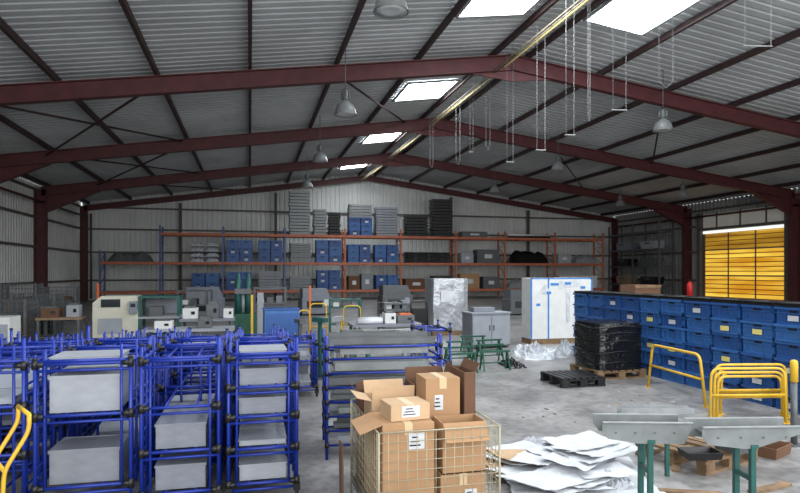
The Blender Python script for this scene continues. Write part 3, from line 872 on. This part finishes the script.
MB().lathe([(0,.62),(.036,.62),(.036,.8),(.03,.83),(0,.84)], 14).build('upper_post', 'yellow', t)
MB().box(0, 0, 0, .16, .16, .012).build('base_plate', 'dsteel', t)

# ---------------------------------------------------------------- grey conveyor channels
def conveyor(label, px0, px1, ytop, d, hgt, rz, legs, endcut, tilt=0):
    x0, y0 = W(px0, d); x1, y1 = W(px1, d); L = math.hypot(x1-x0, y1-y0); z = Zp(ytop, d)
    t = thing('conveyor_section', label, 'conveyor', ((x0+x1)/2, (y0+y1)/2, 0), rz)
    for s in (-1, 1):
        p_ = [(-L/2, z-hgt*.45), (-L/2+.04, z-hgt*.8), (-L*.1, z-hgt), (L/2-endcut, z-hgt), (L/2, z-hgt*.3), (L/2, z), (-L/2, z)]
        MB().prism(p_, (0, s*.11-.002, 0), (1,0,0), (0,0,1), (0,1,0), .004).build('side_plate', 'dull', t)
        MB().box(0, s*.122, z-.004, L, .03, .005).build('flange', 'steel', t)
    MB().box(0, 0, z-hgt*.5, L-.14, .21, .005).build('bed', 'dsteel', t)
    for k in range(4): MB().path([(-L/2+L*(k+.7)/4.6, -.118, z-hgt*.5), (-L/2+L*(k+.7)/4.6, -.112, z-hgt*.5)], .006, 8).build('bolt', 'dsteel', t)
    for lx in legs:
        g = MB(); top = z-hgt
        for s in (-1, 1): g.box(lx*L, s*.09, .0, .034, .034, top+.06)
        g.box(lx*L, 0, .3, .03, .18, .03); g.box(lx*L, 0, top, .05, .24, .025)
        g.build('leg_frame', 'teal', t)
        MB().box(lx*L, 0, 0, .12, .3, .01).build('foot', 'teal', t)
    return t
conveyor('short grey steel conveyor channel on green legs, left of the pair', 598, 684, 418, 4.25, .15, -.28, (.05,), .05)
conveyor('longer grey steel conveyor channel with a cut end, right of the pair', 692, 796, 422, 4.1, .15, -.2, (.0,), .35)
x, y = W(655, 5.0)
t = thing('steel_channel', 'thin grey steel channel lying behind the short conveyor on a green stand', 'channel', (x, y, 0), -.25)
MB().box(0,0,.52,.6,.1,.006).build('web','dull',t)
for s in (-1,1): MB().box(0,s*.05,.526,.6,.005,.05).build('flange','steel',t)
for s in (-1,1): MB().box(s*.1,0,0,.03,.03,.52).build('leg','teal',t)

# ---------------------------------------------------------------- mid-hall things
x0, y0 = W(529, 14.0); x1, _ = W(602, 14.0)
t = thing('wrapped_panel_crate', 'tall white wrapped panel with blue edge tape standing mid hall', 'wrapped panel', ((x0+x1)/2+.05, y0+.3, 0))
wd = x1-x0-.05
MB().box(0, 0, .12, wd, .5, 1.44).build('board_pack', 'white', t, bevel=.01)
MB().box(0, 0, 0, wd, .5, .115).build('skid', 'wood', t)
for xx in (-wd/2+.01, -wd*.22, wd/2-.01): MB().box(xx, -.254, .12, .04, .006, 1.44).build('edge_tape', 'bluetape', t)
MB().box(0, -.254, 1.53, wd, .006, .03).build('edge_tape', 'bluetape', t)
for pl in ([(-.6,1.2),(-.45,1.42),(-.3,1.25),(-.42,1.15)], [(-.1,1.3),(.5,1.36),(.52,1.5),(-.08,1.48)], [(.1,1.28),(.12,.5),(.2,.5),(.22,1.28)]):
    MB().prism(pl, (0,-.262,0), (1,0,0), (0,0,1), (0,1,0), .004).build('loose_film', 'film', t)
for k, (xx, zz_, s_) in enumerate(((-.35,1.18,.12),(.55,1.3,.12),(-.2,1.38,.2),(.15,1.4,.16),(-.62,.9,.1),(.4,.75,.1),(.62,1.05,.08))): MB().box(xx, -.268, zz_, s_, .004, .06).build('tape_mark', 'bluetape', t)
x, y = W(446, 16.5)
t = thing('foil_wrapped_load', 'silver film wrapped pallet load left of the white panel', 'wrapped load', (x, y, 0))
MB().box(0, 0, .0, 1.05, .9, .12).build('skid', 'wood', t)
mb = MB(); vs = []; fs = []; n = 32; L = 10
for j in range(L+1):
    z = .125+j/L*1.4
    for k in range(n):
        a_ = 2*PI*k/n; ca, sa = math.cos(a_), math.sin(a_); q = (abs(ca)**8+abs(sa)**8)**(-1/8)
        r = .52*q*(1+.05*noise.noise(Vector((ca*2, sa*2, z*3)))); vs.append((ca*r, sa*r*.85, z))
for j in range(L):
    for k in range(n):
        l = (k+1) % n; fs.append((j*n+k, j*n+l, (j+1)*n+l, (j+1)*n+k))
fs.append(tuple(L*n+k for k in range(n))); mb.add(vs, fs); mb.build('foil', 'foil', t)
MB().box(-.15, -.47, .9, .3, .01, .3).build('label_card', 'paper', t)
x, y = W(486, 13.6)
t = thing('low_cabinet', 'low plain pale grey cabinet left of the white panel', 'cabinet', (x, y, 0), .1)
MB().box(0, 0, .05, .95, .5, .72).build('carcass', 'grey2', t)
for s in (-1, 1):
    d_ = MB().box(s*.235, -.26, .08, .45, .02, .64).build('door', 'grey', t)
    MB().box(s*.05, -.28, .4, .02, .02, .12).build('handle', 'dsteel', d_)
MB().box(0, 0, .772, .99, .54, .03).build('top', 'grey', t)
for a_ in (-1, 1): MB().box(a_*.42, 0, 0, .06, .45, .05).build('foot', 'dsteel', t)
o = MB().box(0, 0, 0, .5, .3, .1).build('grey_box', 'grey2', loc=(x-.1, y, .804), bevel=.01); tag(o, 'flat grey box on top of the low pale cabinet', 'box')
x, y = W(420, 13.2)
t = thing('folded_trolley', 'black upright trolley frame left of the low cabinet', 'trolley', (x, y, 0), .2)
MB().path(rnd([(-.2,0,.1),(-.2,.05,1.05),(.2,.05,1.05),(.2,0,.1)], .08), .02, 8).build('handle_frame', 'black', t)
MB().box(0, -.2, .12, .5, .6, .05).build('deck', 'black', t)
for a_ in (-1, 1):
    for b_ in (-.4, .05): MB().path([(a_*.2-.015, b_, .06), (a_*.2+.015, b_, .06)], .06, 12).build('wheel', 'rubber', t)
MB().box(0, .03, .45, .36, .03, .45).build('back_panel', 'black', t)
def make_trestle():
    t = thing('green_trestle', '', 'trestle', group='low green steel trestles')
    MB().box(0, 0, .36, .7, .05, .04).build('top_bar', 'green', t)
    for s in (-1, 1):
        l = MB()
        for b in (-1, 1): l.obox((s*.28, b*.02, .37), (s*.3, b*.13, 0), .03, .03)
        l.obox((s*.29, -.09, .15), (s*.29, .09, .15), .025, .025)
        l.build('leg_pair', 'green', t)
    MB().tube((-.29,0,.15),(.29,0,.15),.013,8).build('stretcher', 'green', t)
    return Proto(t)
tre = make_trestle()
for k, (px, py, rz) in enumerate([(462,373,.15),(495,370,.0),(458,365,.1),(490,362,.1),(460,358,0),(489,356,.1),(473,351.5,0)]):
    x, y = G(px, py)
    tre.put((x, y, 0), rz, f'low green steel trestle in the cluster mid hall, {["front left","front right","second row left","second row right","third row left","third row right","rearmost"][k]}', scale=(.8,.8,.85))

# ---------------------------------------------------------------- left machines
x, y = W(118, 14)
t = thing('cream_machine', 'cream machine cabinet with dark window behind the blue carts', 'machine', (x, y, 0), .05)
MB().box(0, 0, .08, .95, .8, .75).build('base_cabinet', 'creamp', t, bevel=.015)
MB().prism([(-.475,.83),(.475,.83),(.475,1.15),(-.3,1.15),(-.475,1.0)], (0,-.35,0), (1,0,0), (0,0,1), (0,1,0), .72).build('hood', 'creamp', t)
MB().box(-.1, -.362, .9, .4, .015, .18).build('window', 'glassd', t)
p_ = MB().box(.38, -.43, .75, .17, .1, .28).build('control_panel', 'grey2', t); MB().box(.38, -.485, .9, .1, .006, .08).build('screen', 'glassd', p_)
MB().box(-.1, -.41, .3, .5, .015, .35).build('door', 'grey', t)
for a_ in (-1, 1): MB().box(a_*.4, 0, 0, .08, .6, .08).build('foot', 'black', t)
x, y = W(161, 14.2)
t = thing('green_workstation', 'teal steel workstation frame right of the cream machine', 'machine', (x, y, 0))
for a_ in (-1, 1):
    for b_ in (-1, 1): MB().box(a_*.42, b_*.3, 0, .06, .06, 1.1).build('post', 'teal', t)
MB().box(0, 0, .62, .9, .68, .05).build('table_top', 'grey', t)
MB().box(0, 0, 1.1, .9, .68, .04).build('roof_frame', 'teal', t)
MB().box(0, .3, .7, .78, .02, .36).build('back_panel', 'grey2', t)
MB().box(-.1, 0, .672, .3, .3, .22).build('fixture', 'dsteel', t)
MB().box(0, 0, .2, .78, .6, .04).build('lower_shelf', 'teal', t)
x, y = W(243, 16)
t = thing('press_machine', 'teal twin column press standing above the carts', 'machine', (x, y, 0))
for a_ in (-1, 1): MB().lathe([(0,.6),(.08,.6),(.08,1.5),(.05,1.52),(.05,1.66),(0,1.66)], 14, a_*.13, 0).build('column', 'teal', t)
MB().box(0, 0, 0, .7, .6, .6).build('base', 'green', t, bevel=.02)
MB().box(0, 0, 1.12, .42, .3, .14).build('crosshead', 'dsteel', t); MB().lathe([(0,.62),(.05,.62),(.05,1.12),(0,1.12)], 12).build('ram', 'steel', t)
MB().box(.45, -.1, .0, .16, .12, 1.15).build('control_box', 'grey', t)
x, y = W(281, 10.6)
t = thing('blue_cabinet', 'blue steel cabinet behind the carts right of the press', 'cabinet', (x, y, 0), .04)
MB().box(0, 0, .06, .6, .45, .98).build('carcass', 'crate', t, bevel=.01); MB().box(0, -.231, .1, .54, .012, .88).build('door', 'crate2', t)
MB().box(.22, -.245, .5, .02, .02, .14).build('handle', 'steel', t); MB().box(0, 0, 1.042, .63, .48, .02).build('top', 'crate2', t)
for a_ in (-1, 1): MB().box(a_*.25, 0, 0, .05, .4, .06).build('foot', 'black', t)
def bench(label, px, d, w, h, m='dsteel', tm='grey2', rz=0, dep=.6):
    x, y = W(px, d); t = thing('work_bench', label, 'bench', (x, y, 0), rz)
    MB().box(0, 0, h-.05, w, dep, .05).build('bench_top', tm, t)
    for a_ in (-1, 1):
        for b_ in (-1, 1): MB().box(a_*(w/2-.05), b_*(dep/2-.05), 0, .05, .05, h-.05).build('leg', m, t)
    MB().box(0, 0, .25, w-.1, dep-.1, .03).build('shelf', m, t)
    return x, y
def item(label, cat, x, y, z, w, d, h, m, name, rz=0, top=None):
    t = thing(name, label, cat, (x, y, z+.001), rz)
    MB().box(0, 0, 0, w, d, h).build('body', m, t, bevel=.006)
    MB().box(0, 0, h, w*.7, d*.7, h*.18).build('cap', top or 'dsteel', t)
    MB().box(w*.2, -d/2-.008, h*.4, w*.25, .015, h*.3).build('panel', 'glassd', t)
bx_, by_ = bench('steel bench left of the press with pale tooling', 208, 12.8, 1.1, .72)
item('white gearbox unit on the bench left of the press', 'tool', bx_-.35, by_, .72, .3, .3, .22, 'white', 'gearbox_unit'); item('silver motor unit on the bench left of the press', 'tool', bx_+.1, by_, .72, .25, .3, .3, 'dsteel', 'motor_unit')
item('white small unit right on the bench left of the press', 'tool', bx_+.42, by_, .72, .2, .25, .2, 'white', 'control_unit')
bx_, by_ = bench('long dark bench behind the flow rack with white rolls', 385, 12.0, 1.4, .68, 'green')
for k in range(4):
    o = MB().tube((-.25,0,0), (.25,0,0), .055, 12).build('paper_roll', 'paper', loc=(bx_-.35+.03*k, by_-.2+.125*k, .737))
    tag(o, 'white paper roll lying on the long dark bench', 'roll', 'white rolls on the dark bench')
item('orange topped case on the long dark bench', 'case', bx_+.4, by_, .68, .35, .3, .16, 'dsteel', 'tool_case', top='orangep')
item('white meter box in the middle of the long dark bench', 'box', bx_+.08, by_, .68, .22, .3, .2, 'white', 'meter_box')
bx_, by_ = bench('low grey bench just behind the flow rack stacked with metal lengths', 385, 9.3, 1.25, .72, 'dsteel', 'dsteel')
for k in range(6):
    w_ = random.uniform(.8, 1.15)
    o = MB().box(0, 0, 0, w_, random.uniform(.05,.08), random.uniform(.04,.09)).build('metal_length', ['steel','dull','grey','dsteel','steel','teal'][k], loc=(bx_+random.uniform(-.04,.04), by_-.25+.095*k, .721), rot=(0,0,random.uniform(-.02,.02)))
    tag(o, f'metal length lying on the low grey bench, {ORD[k]} from the front', 'metal length', 'metal lengths on the low bench')
for k, (px, d, h, m) in enumerate([(352,8.2,.84,'dsteel'),(368,7.9,.78,'teal'),(404,8.1,.86,'steel'),(424,8.4,.8,'dsteel'),(338,9.2,.95,'steel'),(332,7.6,.72,'dull'),(300,9.8,.86,'dsteel'),(320,9.6,.9,'teal')]):
    x, y = W(px, d); t = thing('stanchion', f'short {dict(dsteel="dark",teal="teal",steel="silver",dull="grey")[m]} stanchion with a cross head behind the flow rack, {ORD[k]} of eight', 'stand', (x, y, 0), .3*k)
    MB().box(0,0,.015,.05,.05,h-.02).build('post', m, t); MB().box(0,0,0,.24,.24,.015).build('foot','dsteel',t); MB().box(0,0,h,.3,.1,.07).build('cross_head', m, t); MB().tube((-.1,0,h*.6),(.2,0,h*.6),.015,6).build('arm','dsteel',t)
bx_, by_ = bench('steel bench at the far left behind the carts', 62, 13.4, .9, .7, 'dsteel', 'brownp')
item('brown tool chest on the far left bench', 'tool chest', bx_-.2, by_, .7, .35, .35, .2, 'dcard', 'tool_chest')
item('grey instrument box right on the far left bench', 'box', bx_+.25, by_, .7, .25, .3, .26, 'grey', 'instrument_box')
for k, (px, d, h) in enumerate([(8,13.5,1.1),(38,15.5,1.15),(22,19,1.35),(62,21,1.2)]):
    x, y = W(px, d); t = thing('mesh_stillage', f'dark wire mesh stillage at the far left, {["nearest","second nearest","third","farthest"][k]}', 'cage', (x, y, 0), .04*k)
    w_ = .95
    for a_ in (-1, 1):
        for b_ in (-1, 1): MB().box(a_*w_/2, b_*.4, 0, .06, .06, h).build('corner_post', 'dsteel', t)
    for s in (-1, 1):
        m1 = MB(); m2 = MB()
        for q in range(13): m1.box(-w_/2+w_*q/12, s*.4, .12, .012, .012, h-.15)
        for q in range(9): m1.box(0, s*.4, .12+(h-.16)*q/8, w_, .012, .012); m2.box(s*w_/2, 0, .12+(h-.16)*q/8, .012, .8, .012)
        for q in range(11): m2.box(s*w_/2, -.4+.8*q/10, .12, .012, .012, h-.15)
        m1.build('mesh_side', 'dsteel', t); m2.build('mesh_side', 'dsteel', t)
    MB().box(0,0,.09,w_,.8,.03).build('base','dsteel',t)
    t2 = thing('cage_load', f'dark boxed load inside the mesh stillage, {["nearest","second nearest","third","farthest"][k]} cage', 'load', (x, y, .122), .04*k)
    MB().box(0,0,0,.8,.65,h*.5).build('body',['dcard','black','brownp','dsteel'][k],t2); MB().box(.1,0,h*.5,.4,.4,.12).build('top_piece',['dsteel','grey2','black','dcard'][k],t2)
x, y = W(-4, 10.5); t = thing('white_cabinet', 'white cabinet at the left edge behind the carts', 'cabinet', (x, y, 0)); MB().box(0,0,0,.6,.5,.92).build('carcass','white',t); MB().box(0,-.255,.1,.54,.01,.7).build('door','grey',t)
bench('grey roller bench in front of the press', 190, 11.2, 1.6, .66, 'steel', 'grey')
item('white tooling block on the grey roller bench, left end', 'tool', W(165,11.2)[0], W(190,11.2)[1], .66, .3, .3, .14, 'white', 'tooling_block')
item('dark tooling block on the grey roller bench, right end', 'tool', W(205,11.2)[0], W(190,11.2)[1], .66, .25, .3, .18, 'dsteel', 'tooling_block')
for k, (px, d, w, h, m, nm) in enumerate([(195,17,.8,1.2,'dsteel','dark tool rack left of the press'),(345,16,.8,1.0,'teal','teal tool rack behind the yellow frames'),(270,18,.9,1.25,'dsteel','steel tool rack right of the press'),(395,15,.7,.95,'dsteel','steel tool rack behind the dark bench')]):
    x, y = W(px, d); t = thing('tool_rack', nm, 'rack', (x, y, 0), .1*k-.2)
    for a_ in (-1, 1):
        for b_ in (-1, 1): MB().box(a_*w/2, b_*.25, 0, .05, .05, h).build('post', m, t)
    for z in (.3, .75, h-.05): MB().box(0, 0, z, w, .5, .04).build('shelf', m, t)
    for q in range(3): MB().box(-w*.3+q*w*.3, 0, .79, w*.2, .3, .12+.04*q).build('tool_block', ['white','dsteel','grey2'][q], t)
for k, (px, d, w, h, m, nm) in enumerate([(205,22,1.3,1.15,'grey2','grey machine housing behind the press'),(315,24,1.2,1.05,'grey2','grey machine housing below the back rack'),
                                       (395,25,1.3,1.15,'dsteel','dark machine below the black trays'),(520,24,1.2,1.0,'dsteel','dark machine behind the cabinet')]):
    x, y = W(px, d); t = thing('machine_housing', nm, 'machine', (x, y, 0), random.uniform(-.1,.1))
    MB().box(0,0,.05,w,.9,h*.6).build('base', m, t, bevel=.02)
    MB().prism([(-w/2+.05,h*.6+.05),(w/2-.05,h*.6+.05),(w/2-.2,h),(-w/2+.05,h)], (0,-.35,0), (1,0,0), (0,0,1), (0,1,0), .7).build('hood', m, t)
    MB().box(-.1,-.462,.3,w*.5,.02,h*.25).build('window','glassd',t); MB().box(w*.3,-.47,h*.35,.2,.04,.25).build('control_box','white' if k%2 else 'grey',t)
    for a_ in (-1,1): MB().box(a_*(w/2-.1),0,0,.1,.8,.05).build('foot','black',t)
for k, (px, d, L, h, rz) in enumerate([(304,11.3,.22,.98,.3),(340,10.6,.2,.86,1.2),(318,12.9,.35,1.02,0),(416,10.8,.4,.6,.2),(352,14.2,.4,.9,.0)]):
    x, y = W(px, d); t = barrier(f'yellow tubular frame behind the carts, {["left by the blue cabinet","between blue cabinet and flow rack","middle, set back","low, right of the rolls","farthest back"][k]}', x, y, L, h, rz, off=.02, r=.014)
    t['group'] = 'yellow frames behind the carts'
for k, (px, d, h, m) in enumerate([(98,15.8,1.4,'orangep'),(310,15.2,1.35,'orangep'),(252,13.2,1.2,'yellow')]):
    x, y = W(px, d); t = thing('marker_post', ['orange post left of the cream machine','orange post right of the blue cabinet','yellow post left of the blue cabinet'][k], 'post', (x, y, 0))
    MB().box(0,0,0,.05,.05,h).build('post', m, t); MB().box(0,0,0,.2,.2,.015).build('foot','dsteel',t)
x, y = W(640, 17)
t = thing('wooden_crate', 'brown wooden crate behind the blue crate wall below the corner rack', 'crate', (x, y, 0)); MB().box(0,0,.1,.8,.7,1.24).build('body','dcard',t)
for z in (.12, .7, 1.26): MB().box(0,-.36,z,.82,.02,.08).build('batten','wood',t)
MB().box(0,0,0,.8,.7,.1).build('skid','wood',t)
x, y = W(690, 20)
t = thing('fire_extinguisher', 'red fire extinguisher on a stand left of the shutter door', 'extinguisher', (x, y, 0)); MB().lathe([(0,.85),(.09,.85),(.09,1.3),(.04,1.38),(0,1.4)],14).build('cylinder','redp',t); MB().box(0,0,0,.3,.3,.02).build('base','redp',t); MB().box(0,.1,.02,.06,.03,1.3).build('post','redp',t); MB().box(0,.04,.86,.06,.1,.02).build('bracket','black',t)

# ---------------------------------------------------------------- light
w = bpy.data.worlds.new('sky'); bpy.context.scene.world = w; w.use_nodes = True
bg = w.node_tree.nodes['Background']; bg.inputs[0].default_value = (.94,.97,1,1); bg.inputs[1].default_value = 1.3
def area(loc, rot, sx, sy, e, col=(1,1,1)):
    l = bpy.data.lights.new('front_fill', 'AREA'); l.shape = 'RECTANGLE'; l.size = sx; l.size_y = sy; l.energy = e; l.color = col
    o = bpy.data.objects.new('front_fill', l); C.objects.link(o); o.location = loc; o.rotation_euler = rot
area((7, -2.8, 3.6), (math.radians(97),0,0), 24, 5, 1300, (.99,.99,1))   # added fill lamp, unseen in the open front behind the viewer
cam = bpy.data.cameras.new('camera'); co = bpy.data.objects.new('camera', cam); C.objects.link(co)
co.location = (0,0,H); co.rotation_euler = (PI/2, 0, -TH); cam.lens = 27; cam.sensor_width = 36; cam.shift_y = (HY-246.5)/800; cam.clip_end = 200
bpy.context.scene.camera = co
bpy.context.scene.view_settings.view_transform = 'Standard'
bpy.context.scene.view_settings.exposure = .1
